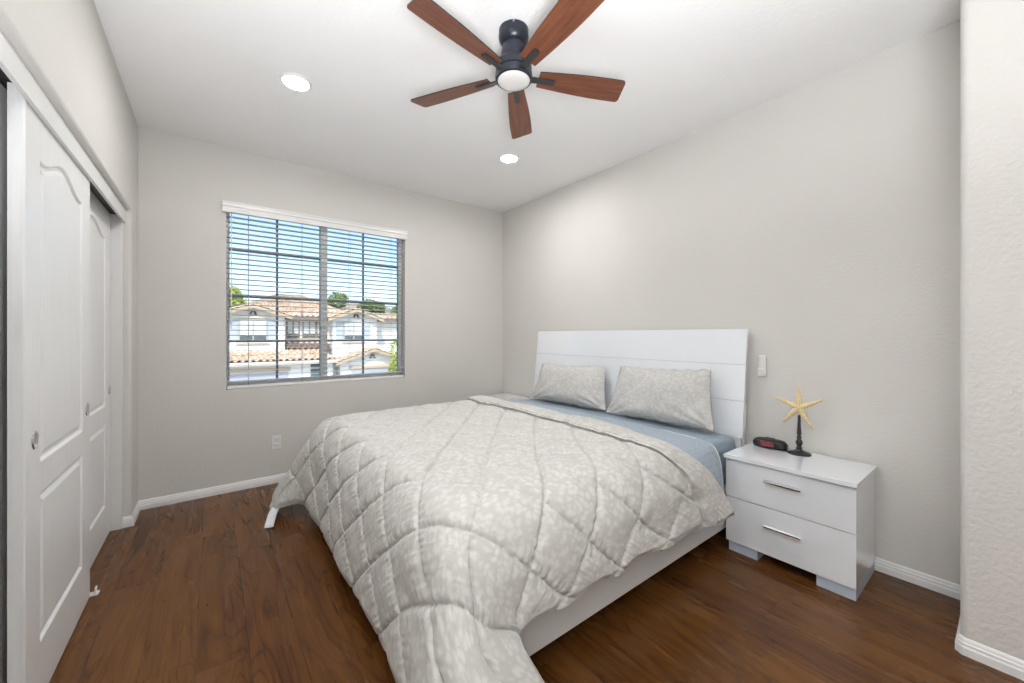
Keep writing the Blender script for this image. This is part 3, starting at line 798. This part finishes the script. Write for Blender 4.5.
# pillows
def pillow(label, w_, h_, th, c, lean, yaw, roll, seed):
    n = 64; m = 44
    P = np.zeros((2, n, m, 3)); UV = np.zeros((n, m, 2))
    r_ = np.random.RandomState(seed)
    for i in range(n):
        for j in range(m):
            u = i/(n-1)*2-1; v = j/(m-1)*2-1
            # cushion outline: sides pulled in, corners pointed
            x = u*w_/2*(1-.085*v)*(1-.055*(1-abs(u)**4)*0-.05*(1-v*v)*abs(u)**3); y = v*h_/2*(1-.07*(1-u*u)*abs(v)**3)
            uu, vv = min(1, abs(u)/.965), min(1, abs(v)/.955)
            hgt = th*((1-uu**2.6)**.62)*((1-vv**2.4)**.62)
            wr = (mnoise.noise(Vector((x*5+seed*3.1, y*5, seed)))*.020+mnoise.noise(Vector((x*13+seed, y*11, seed+4)))*.007)*min(1, hgt/.03)
            # radial gathers at the lower corners
            d = math.hypot(abs(u)-1, (v+1)*.7)
            wr += .013*math.sin(math.atan2(v+1.05, 1.05-abs(u))*15+seed)*math.exp(-d*2.6)*min(1, hgt/.02)
            sag = .10*(-v)*.25
            for sd in (0, 1):
                P[sd, i, j] = (x, y+(.006*math.sin(u*23+seed)*(abs(v) > .97)), (hgt*(1+sag*2)+wr if sd == 0 else -hgt*.75-.001)+.004*math.sin(u*17+v*9+seed)*(max(abs(u), abs(v)) > .95))
            UV[i, j] = (x+seed*.37, y+seed*.21)
    # seat against the headboard: local x along the bed width, y up the lean, z out of the face
    e_y = Vector((math.sin(lean), 0, math.cos(lean))); e_x = Vector((0, -1, 0)); e_z = e_x.cross(e_y)
    if e_z.x > 0: e_z = -e_z
    Mx = Matrix.Rotation(yaw, 3, 'Z')
    def tr(p):
        x, y, z = p
        xr, yr = x*math.cos(roll)-y*math.sin(roll), x*math.sin(roll)+y*math.cos(roll)
        # soft bend: lower part slides forward on the mattress
        zf = z+.05*max(0, -(yr/h_)-.1)**1.3
        q = Mx @ (e_x*xr+e_y*yr+e_z*zf)
        return Vector(c)+q
    bm = B(); lay = bm.loops.layers.uv.new('UVMap'); idx = {}
    for sd in (0, 1):
        for i in range(n):
            for j in range(m):
                if sd == 1 and (i in (0, n-1) or j in (0, m-1)): idx[sd, i, j] = idx[0, i, j]
                else:
                    q = tr(P[sd, i, j]); q.z = max(q.z, .6225)
                    idx[sd, i, j] = bm.verts.new(q)
        for i in range(n-1):
            for j in range(m-1):
                ks = [(i, j), (i+1, j), (i+1, j+1), (i, j+1)]
                f = bm.faces.new([idx[(sd,)+k] for k in (ks if sd == 0 else ks[::-1])])
                for l, k in zip(f.loops, (ks if sd == 0 else ks[::-1])): l[lay].uv = UV[k]
    return tag(obj('pillow', bm, 'pillowcase', smooth=True, origin=(c[0], c[1], .62)), label, 'pillow', 'bed pillows')
pillow('beige spotted pillow leaning on the headboard, nearer the nightstand with the clock', .82, .405, .078, (2.598, 1.615, .812), R(15), R(-2), R(2), 1)
pillow('beige spotted pillow leaning on the headboard, nearer the window wall', .86, .37, .074, (2.600, 2.525, .796), R(16), R(2), R(1), 2)

# ------------------------------------------------------------------ nightstands
def nightstand():
    x0, x1, y0, y1 = 2.375, 2.782, .456, 1.038
    t = thing('nightstand', 'white two drawer nightstand right of the bed holding a clock and a starfish', 'nightstand', ((x0+x1)/2, (y0+y1)/2, 0), 'white nightstands')
    bm = B(); box(bm, x0+.019, x1, y0+.004, y0+.022, .058, .536, .001); box(bm, x0+.019, x1, y1-.022, y1-.004, .058, .536, .001)
    box(bm, x1-.012, x1-.002, y0+.022, y1-.022, .058, .536); box(bm, x0+.019, x1-.012, y0+.022, y1-.022, .058, .076)
    obj('carcass', bm, 'lacquer', t)
    bm = B(); box(bm, x0-.016, x1+.004, y0-.006, y1+.006, .536, .558, .002); obj('top', bm, 'lacquer', t)
    for z0, z1, hz in ((.316, .5295, .460), (.058, .312, .219)):
        bm = B(); box(bm, x0, x0+.018, y0+.001, y1-.001, z0, z1, .0015)
        box(bm, x0+.018, x1-.05, y0+.035, y0+.047, z0+.03, z1-.05); box(bm, x0+.018, x1-.05, y1-.047, y1-.035, z0+.03, z1-.05)
        d = obj('drawer', bm, 'lacquer', t)
        bm = B(); prism(bm, [(-.015, -.007), (-.026, -.007), (-.0265, -.0005), (-.020, .0075), (-.015, .008)], lambda a, b, d: (x0+a, d, hz+b), .667, .834)
        for y in (.69, .811): box(bm, x0-.017, x0, y-.005, y+.005, hz-.004, hz+.004)
        h = obj('handle', bm, 'chrome', d); h['label'] = 'chrome bar handle'
    for ya, yb in ((y0+.004, y0+.155), (y1-.162, y1-.012)):
        bm = B(); box(bm, x0+.012, x1-.01, ya, yb, 0, .058, .001); f = obj('foot', bm, 'lacquer_grey', t); f['label'] = 'pale blue grey plinth foot'
    return t
ns = nightstand()
dup(ns, (0, 2.70, 0), 'white nightstand on the window side of the bed, only its top corner showing')

# clock
ck = thing('alarm_clock', 'small black alarm clock with a red display on the nightstand', 'clock', (2.70, .925, .558))
def rounded_clock(bm, x0, x1, y0, y1, z0, z1):
    prof = []
    for k in range(40):
        a = 2*math.pi*k/40; p = 2.6
        c, s_ = math.cos(a), math.sin(a)
        prof.append((abs(c)**(2/p)*math.copysign(1, c), abs(s_)**(2/p)*math.copysign(1, s_)))
    rings = []
    for k in range(13):
        v = k/12*2-1; sc_ = (1-abs(v)**3.2)**.38 if abs(v) < 1 else 0
        sc_ = max(sc_, .12)
        rings.append([bm.verts.new(((x0+x1)/2+.5*(x1-x0)*a*(.55+.45*sc_), (y0+y1)/2+v*(y1-y0)/2, z0+(z1-z0)*.5*(1+b)*(.62+.38*sc_))) for a, b in prof])
    for a, b in zip(rings[:-1], rings[1:]):
        for k in range(40): bm.faces.new((a[k], a[(k+1) % 40], b[(k+1) % 40], b[k]))
    bm.faces.new(rings[0]); bm.faces.new(rings[-1])
bm = B(); rounded_clock(bm, 2.665, 2.745, .835, 1.010, .5585, .616); obj('case', bm, 'clock', ck, smooth=True, angle=60)
bm = B(); prism(bm, [(.574, .0), (.603, .0), (.603, .006), (.574, .006)], lambda a, b, d: (2.6625-b+(a-.573)*.12, d, a), .888, .962)
dsp = obj('display', bm, 'display', ck); dsp['label'] = 'dark red display window'
bm = B(); box(bm, 2.70, 2.718, .90, .95, .612, .619, .002); obj('snooze_button', bm, 'black', ck)

# starfish on a turned stand
sx_, sy_ = 2.70, .772
sf = thing('starfish_ornament', 'dried yellow starfish on a turned black stand on the nightstand', 'ornament', (sx_, sy_, .558))
bm = B(); lathe(bm, [(.056, 0), (.058, .003), (.055, .008), (.038, .013), (.022, .020), (.015, .026), (.013, .032), (.016, .037), (.010, .043), (.012, .050), (.0165, .062), (.017, .070), (.011, .082), (.008, .088), (.0125, .094), (.0125, .099), (.008, .104), (.0095, .112), (.012, .120), (.0105, .135), (.0085, .165), (.0075, .195), (.0070, .222), (.004, .226)], (sx_, sy_, .558), 28)
obj('stand', bm, 'black', sf, smooth=True, angle=50)
bm = B()
cx, cz = sx_-.008, .828
angs = [90+0, 90+69, 90+140, 90+211, 90+297]; lens_ = [.128, .128, .122, .128, .125]
na, nr = 180, 16
fr, bk = [], []
angles = np.linspace(0, 2*math.pi, na, endpoint=False)
def rad(th):
    best = .030
    for a, L_ in zip(angs, lens_):
        d = (th-R(a)+math.pi) % (2*math.pi)-math.pi
        if abs(d) < R(60):
            # arm of half width tapering 22 mm -> 5 mm
            lo_, hi_ = 0, L_
            for _ in range(24):
                r_ = (lo_+hi_)/2; q = r_*math.cos(d); hw = .0225*(1-.80*(q/L_)**.75) if q < L_ else 0
                if abs(r_*math.sin(d)) < hw and q < L_-.001: lo_ = r_
                else: hi_ = r_
            best = max(best, lo_)
    return best
RR = [rad(a) for a in angles]
cF = bm.verts.new((cx-.020, sy_, cz)); cB = bm.verts.new((cx+.008, sy_, cz))
for j in range(1, nr+1):
    v = j/nr; rf, rbk = [], []
    for a, r_ in zip(angles, RR):
        dmin = min(abs((a-R(x)+math.pi) % (2*math.pi)-math.pi) for x in angs)
        rr_ = r_*v; perp = rr_*math.sin(min(dmin, R(36)))
        edge_ = max(0, 1-v**2.5)
        hgt = (.020*(1-rr_/.14)+.003)*edge_**.5
        kn = .0025*max(0, math.sin(rr_*260))*math.exp(-(perp/.005)**2)*(rr_ > .02)
        kn += .002*mnoise.noise(Vector((rr_*math.cos(a)*90, rr_*math.sin(a)*90, 0)))
        y_, z_ = sy_-rr_*math.cos(a), cz+rr_*math.sin(a)
        rf.append(bm.verts.new((cx-hgt-kn*(v < 1), y_, z_)))
        rbk.append(rf[-1] if j == nr else bm.verts.new((cx+.008*edge_**.5, y_, z_)))
    fr.append(rf); bk.append(rbk)
for side, c0 in ((fr, cF), (bk, cB)):
    for k in range(na):
        l = (k+1) % na; bm.faces.new((c0, side[0][k], side[0][l]))
        for j in range(nr-1): bm.faces.new((side[j][k], side[j][l], side[j+1][l], side[j+1][k]))
st_ = obj('starfish', bm, 'star', sf, smooth=True); st_['label'] = 'dried pale yellow starfish with five knobbly arms'

# ------------------------------------------------------------------ outdoors, across the street
GZ = -2.85
bm = B(); box(bm, -40, 60, 4.2, 200, GZ-.4, GZ); struct('ground_outside', bm, 'concrete', 'pale paved ground outside the window', 'ground')
bm = B(); box(bm, -40, 60, 9, 18, GZ, GZ+.02); struct('road_outside', bm, 'asphalt', 'asphalt street outside the window', 'road')
HYF = 27.0
house = thing('house', 'two storey white stucco house with clay tile roofs across the street', 'house', (5, 30, GZ))
def roof_slope(bm, a, b, c, d, per=.32, rows=.42, amp_=.055):
    """tiled slope: eave a->b, ridge d->c"""
    a, b, c, d = map(Vector, (a, b, c, d)); Lx = max((b-a).length, (c-d).length); Ly = (d-a).length
    nx = max(6, int(Lx/per*6)); ny = max(2, int(round(Ly/rows))); n = (b-a).cross(d-a).normalized()
    if n.z < 0: n = -n
    P = np.zeros((2*ny, nx+1, 3))
    for r in range(ny):
        for e in (0, 1):
            v = (r+e)/ny
            for i in range(nx+1):
                u = i/nx
                p = (a*(1-u)+b*u)*(1-v)+(d*(1-u)+c*u)*v
                h = amp_*math.sin(u*Lx/per*2*math.pi)+(.05*(1-e))
                P[2*r+e, i] = p+n*h
    grid(bm, P)
    q = [bm.verts.new(x-n*.08) for x in (a, b, c, d)]; bm.faces.new(q)
def gable_block(x0, x1, xm, zp, ze, z0, yf, yb, parts):
    bm = B(); prism(bm, [(x0, z0), (x1, z0), (x1, ze), (xm, zp-.12), (x0, ze)], lambda a, b, d: (a, d, b), yf, yb)
    obj('gable_wall', bm, 'stucco', house)
    bm = B(); ov = .35
    def ext(xe):
        sl = (zp-ze)/(xm-xe); return ze-abs(sl)*ov*.9
    roof_slope(bm, (x0-ov, yf-.45, ext(x0)), (x0-ov, yb, ext(x0)), (xm, yb, zp), (xm, yf-.45, zp))
    roof_slope(bm, (x1+ov, yf-.45, ext(x1)), (x1+ov, yb, ext(x1)), (xm, yb, zp), (xm, yf-.45, zp))
    obj('tile_roof', bm, 'tile', house, smooth=True, angle=60)
    bm = B()
    for xe in (x0-ov, x1+ov):
        ze_ = ext(x0 if xe < xm else x1)
        prism(bm, [(xe, ze_-.20), (xm, zp-.20), (xm, zp-.02), (xe, ze_-.02)], lambda a, b, d: (a, d, b), yf-.46, yf-.38)
    obj('rake_board', bm, 'tan_trim', house)
    bm = B()
    for dx in (-.16, .16):
        prism(bm, [(xm+dx-.05, zp-.62), (xm+dx+.05, zp-.62), (xm+dx*.35+.05, zp-.36), (xm+dx*.35-.05, zp-.36)], lambda a, b, d: (a, d, b), yf-.12, yf)
    obj('gable_vent', bm, 'grille', house)
def house_window(x0, x1, z0, z1, y, shut=True, frame='house_frame'):
    bm = B()
    for a, b, c, d in ((x0-.07, x0, z0-.07, z1+.07), (x1, x1+.07, z0-.07, z1+.07), (x0, x1, z0-.07, z0), (x0, x1, z1, z1+.07), ((x0+x1)/2-.035, (x0+x1)/2+.035, z0, z1)):
        box(bm, a, b, y-.07, y+.02, c, d)
    f = obj('window', bm, frame, house)
    bm = B(); box(bm, x0, x1, y-.03, y-.01, z0, z1); obj('pane', bm, 'house_glass', f)
    bm = B(); box(bm, x0, x1, y-.045, y-.032, z0+.26, z1, 0); obj('roller_shade', bm, 'shade_cloth', f)
    if shut:
        for a, b in ((x0-.52, x0-.10), (x1+.10, x1+.52)):
            bm = B(); box(bm, a, b, y-.05, y, z0-.05, z1+.05, .01); obj('shutter', bm, 'shutter', house)
# main body behind
bm = B(); box(bm, .6, 7.6, 27.9, 35, GZ, 2.40); obj('wall', bm, 'stucco', house)
bm = B()
roof_slope(bm, (.2, 27.4, 2.42), (8.0, 27.4, 2.42), (5.0, 31.5, 4.12), (3.6, 31.5, 4.12)); roof_slope(bm, (.2, 35.6, 2.42), (8.0, 35.6, 2.42), (5.0, 31.5, 4.12), (3.6, 31.5, 4.12))
roof_slope(bm, (.2, 27.4, 2.42), (.2, 35.6, 2.42), (3.6, 31.5, 4.12), (3.6, 31.5, 4.12)); roof_slope(bm, (8.0, 27.4, 2.42), (8.0, 35.6, 2.42), (5.0, 31.5, 4.12), (5.0, 31.5, 4.12))
obj('main_roof', bm, 'tile', house, smooth=True, angle=60)
bm = B(); box(bm, .2, 8.0, 27.42, 27.5, 2.22, 2.42); obj('fascia', bm, 'brown_trim', house)
bm = B(); box(bm, 7.6, 15, 27.9, 34, GZ, 2.38); obj('wing_wall', bm, 'stucco', house)
bm = B(); roof_slope(bm, (8.2, 27.4, 2.40), (15.4, 27.4, 2.40), (15.4, 30.5, 2.95), (8.2, 30.5, 2.95)); obj('wing_roof', bm, 'tile', house, smooth=True, angle=60)
bm = B(); box(bm, 8.2, 15.4, 27.42, 27.5, 2.22, 2.40); obj('fascia', bm, 'brown_trim', house)
gable_block(.15, 3.45, 1.85, 3.02, 2.50, GZ, HYF, 29, house)
gable_block(6.15, 9.0, 7.6, 3.02, 2.47, GZ, HYF, 29, house)
house_window(1.23, 2.49, .97, 2.13, HYF); house_window(6.88, 8.01, .96, 2.11, HYF)
bm = B(); box(bm, .95, 2.75, HYF-.12, HYF, 2.24, 2.36, .01); obj('window_trim', bm, 'stucco_tan', house)
bm = B(); box(bm, 1.05, 2.65, HYF-.12, HYF, .78, .88, .01); obj('window_trim', bm, 'stucco_tan', house)
bm = B(); box(bm, 6.7, 8.2, HYF-.12, HYF, .78, .87, .01); obj('window_trim', bm, 'stucco_tan', house)
for a, b in ((3.72, 4.32), (4.62, 5.28), (5.42, 5.9)): house_window(a, b, 1.10, 2.12, 27.9, False, 'brown_trim')
bm = B(); box(bm, 3.5, 6.1, 27.80, 27.9, .95, 1.06); obj('brown_band', bm, 'tan_trim', house)
# lower storey: garage fronts with their own tiled roofs
bm = B(); box(bm, -4, 5.9, 25.9, 27.8, GZ, -.26); obj('garage_wall', bm, 'stucco', house)
bm = B(); roof_slope(bm, (-4.4, 25.35, -.20), (6.1, 25.35, -.20), (5.5, 27.2, .36), (-4.4, 27.2, .36)); obj('porch_roof', bm, 'tile', house, smooth=True, angle=60)
bm = B(); box(bm, -4.4, 6.1, 25.36, 25.44, -.42, -.22); obj('fascia', bm, 'stucco_tan', house)
bm = B(); box(bm, -.8, 3.6, 25.80, 25.9, -.80, -.62, .02); obj('garage_trim', bm, 'tan_trim', house)
bm = B()
for k in range(4): box(bm, -.7, 3.5, 25.86, 25.95, GZ+k*.5, GZ+.485+k*.5, .01)
obj('garage_door', bm, 'garage', house)
bm = B()
for k in range(4): box(bm, 4.66, 5.30, 25.84, 25.9, -1.62+k*.30, -1.37+k*.30, .01)
obj('dark_window', bm, 'house_glass', house)
bm = B(); roof_slope(bm, (3.6, 27.25, .40), (6.1, 27.25, .40), (6.1, 27.9, .80), (3.6, 27.9, .80)); obj('recess_roof', bm, 'tile_shaded', house, smooth=True, angle=60)
bm = B(); prism(bm, [(6.35, GZ), (10.3, GZ), (10.3, -.30), (8.33, .26), (6.35, -.30)], lambda a, b, d: (a, d, b), 25.9, 27.6); obj('garage_gable', bm, 'stucco', house)
bm = B(); roof_slope(bm, (6.0, 25.45, -.42), (6.0, 27.4, -.42), (8.33, 27.4, .40), (8.33, 25.45, .40)); roof_slope(bm, (10.66, 25.45, -.42), (10.66, 27.4, -.42), (8.33, 27.4, .40), (8.33, 25.45, .40))
obj('garage_roof', bm, 'tile', house, smooth=True, angle=60)
bm = B()
for xe in (6.0, 10.66): prism(bm, [(xe, -.62), (8.33, .20), (8.33, .38), (xe, -.44)], lambda a, b, d: (a, d, b), 25.43, 25.50)
obj('rake_board', bm, 'tan_trim', house)
bm = B()
for dx in (-.14, .14): prism(bm, [(8.33+dx-.045, -.25), (8.33+dx+.045, -.25), (8.33+dx*.3+.045, 0), (8.33+dx*.3-.045, 0)], lambda a, b, d: (a, d, b), 25.78, 25.9)
obj('gable_vent', bm, 'grille', house)
bm = B(); box(bm, 6.9, 9.8, 25.80, 25.9, -.90, -.74, .02); obj('garage_trim', bm, 'tan_trim', house)
bm = B()
for k in range(4): box(bm, 7.0, 9.7, 25.86, 25.95, GZ+k*.48, GZ+.465+k*.48, .01)
obj('garage_door', bm, 'garage', house)
# trees
def tree(label, x, y, z0, zc, rx, rz, n, leafm, sz, seed, group=None, nm='tree'):
    r_ = np.random.RandomState(seed)
    t = thing(nm, label, 'tree', (x, y, z0), group)
    bm = B(); tube(bm, [(x, y, z0), (x+.1, y, (z0+zc)/2), (x, y, zc)], [.16, .12, .05], 8)
    for k in range(5):
        a = k*1.3+seed; tube(bm, [(x, y, z0+(zc-z0)*.7), (x+rx*.6*math.cos(a), y+rx*.6*math.sin(a), zc+rz*.3*math.sin(k*2.))], [.07, .02], 6)
    obj('trunk', bm, 'bark', t)
    bm = B()
    lobes = [(r_.uniform(-.55, .55)*rx, r_.uniform(-.55, .55)*rx, r_.uniform(-.5, .6)*rz, r_.uniform(.35, .6)) for _ in range(9)]
    for k in range(n):
        lx, ly, lz, lr = lobes[r_.randint(9)]
        d = r_.normal(size=3); d /= np.linalg.norm(d); rr_ = lr*(.65+.35*r_.rand())
        p = Vector((x+lx+d[0]*rr_*rx, y+ly+d[1]*rr_*rx, zc+lz+d[2]*rr_*rz))
        a = Vector(r_.normal(size=3)).normalized(); b = a.orthogonal().normalized()
        s1 = sz*(.6+.8*r_.rand()); vs = [bm.verts.new(p+a*s1*ca_+b*s1*.5*sb_) for ca_, sb_ in ((-1, 0), (0, -1), (1, 0), (0, 1))]
        bm.faces.new(vs)
    obj('foliage', bm, leafm, t, fix=False)
tree('small lime green tree in front of the right garage across the street', 9.35, 24.0, GZ, -.55, .62, 1.5, 1500, 'leaf_lime', .10, 3)
tree('yellow green tree rising behind the left gable of the house', 1.3, 40, GZ, 4.2, 1.7, 1.2, 1500, 'leaf_lime', .18, 5, 'trees behind the house')
tree('yellow green tree behind the left end of the house roof', -2.8, 40, GZ, 4.1, 1.7, 1.3, 1300, 'leaf_lime', .18, 6, 'trees behind the house')
tree('dark green tree rising behind the right gable of the house', 9.6, 40, GZ, 4.3, 1.3, 1.2, 1300, 'leaf', .18, 8, 'trees behind the house')
tree('green tree behind the right end of the house roof', 16.6, 40, GZ, 3.9, 1.9, 1.0, 1400, 'leaf', .18, 9, 'trees behind the house')
tree('green bushy tree standing back between the two roofs of the house', 13.0, 40, GZ, 4.1, 1.6, 1.0, 1200, 'leaf', .18, 11, 'trees behind the house')
bm = B(); nxh = 60; Ph = np.zeros((nxh, 14, 3))
for i in range(nxh):
    for j in range(14):
        x = -60+i*4.5; v = j/13; y = 110+v*80
        Ph[i, j] = (x, y, GZ+(13+5*math.sin(x*.05)+2.5*math.sin(x*.13+1)+1.2*mnoise.noise(Vector((x*.2, j*.5, 0))))*math.sin(min(1, v*1.3)*math.pi/2)*(.55+.45*smooth(-10, 60, np.array(x))))
grid(bm, Ph); struct('hills_outside', bm, 'hill', 'dry brown hills far beyond the house', 'hill', smooth=True)

for o in list(bpy.data.objects):
    if '_o' in o: del o['_o']
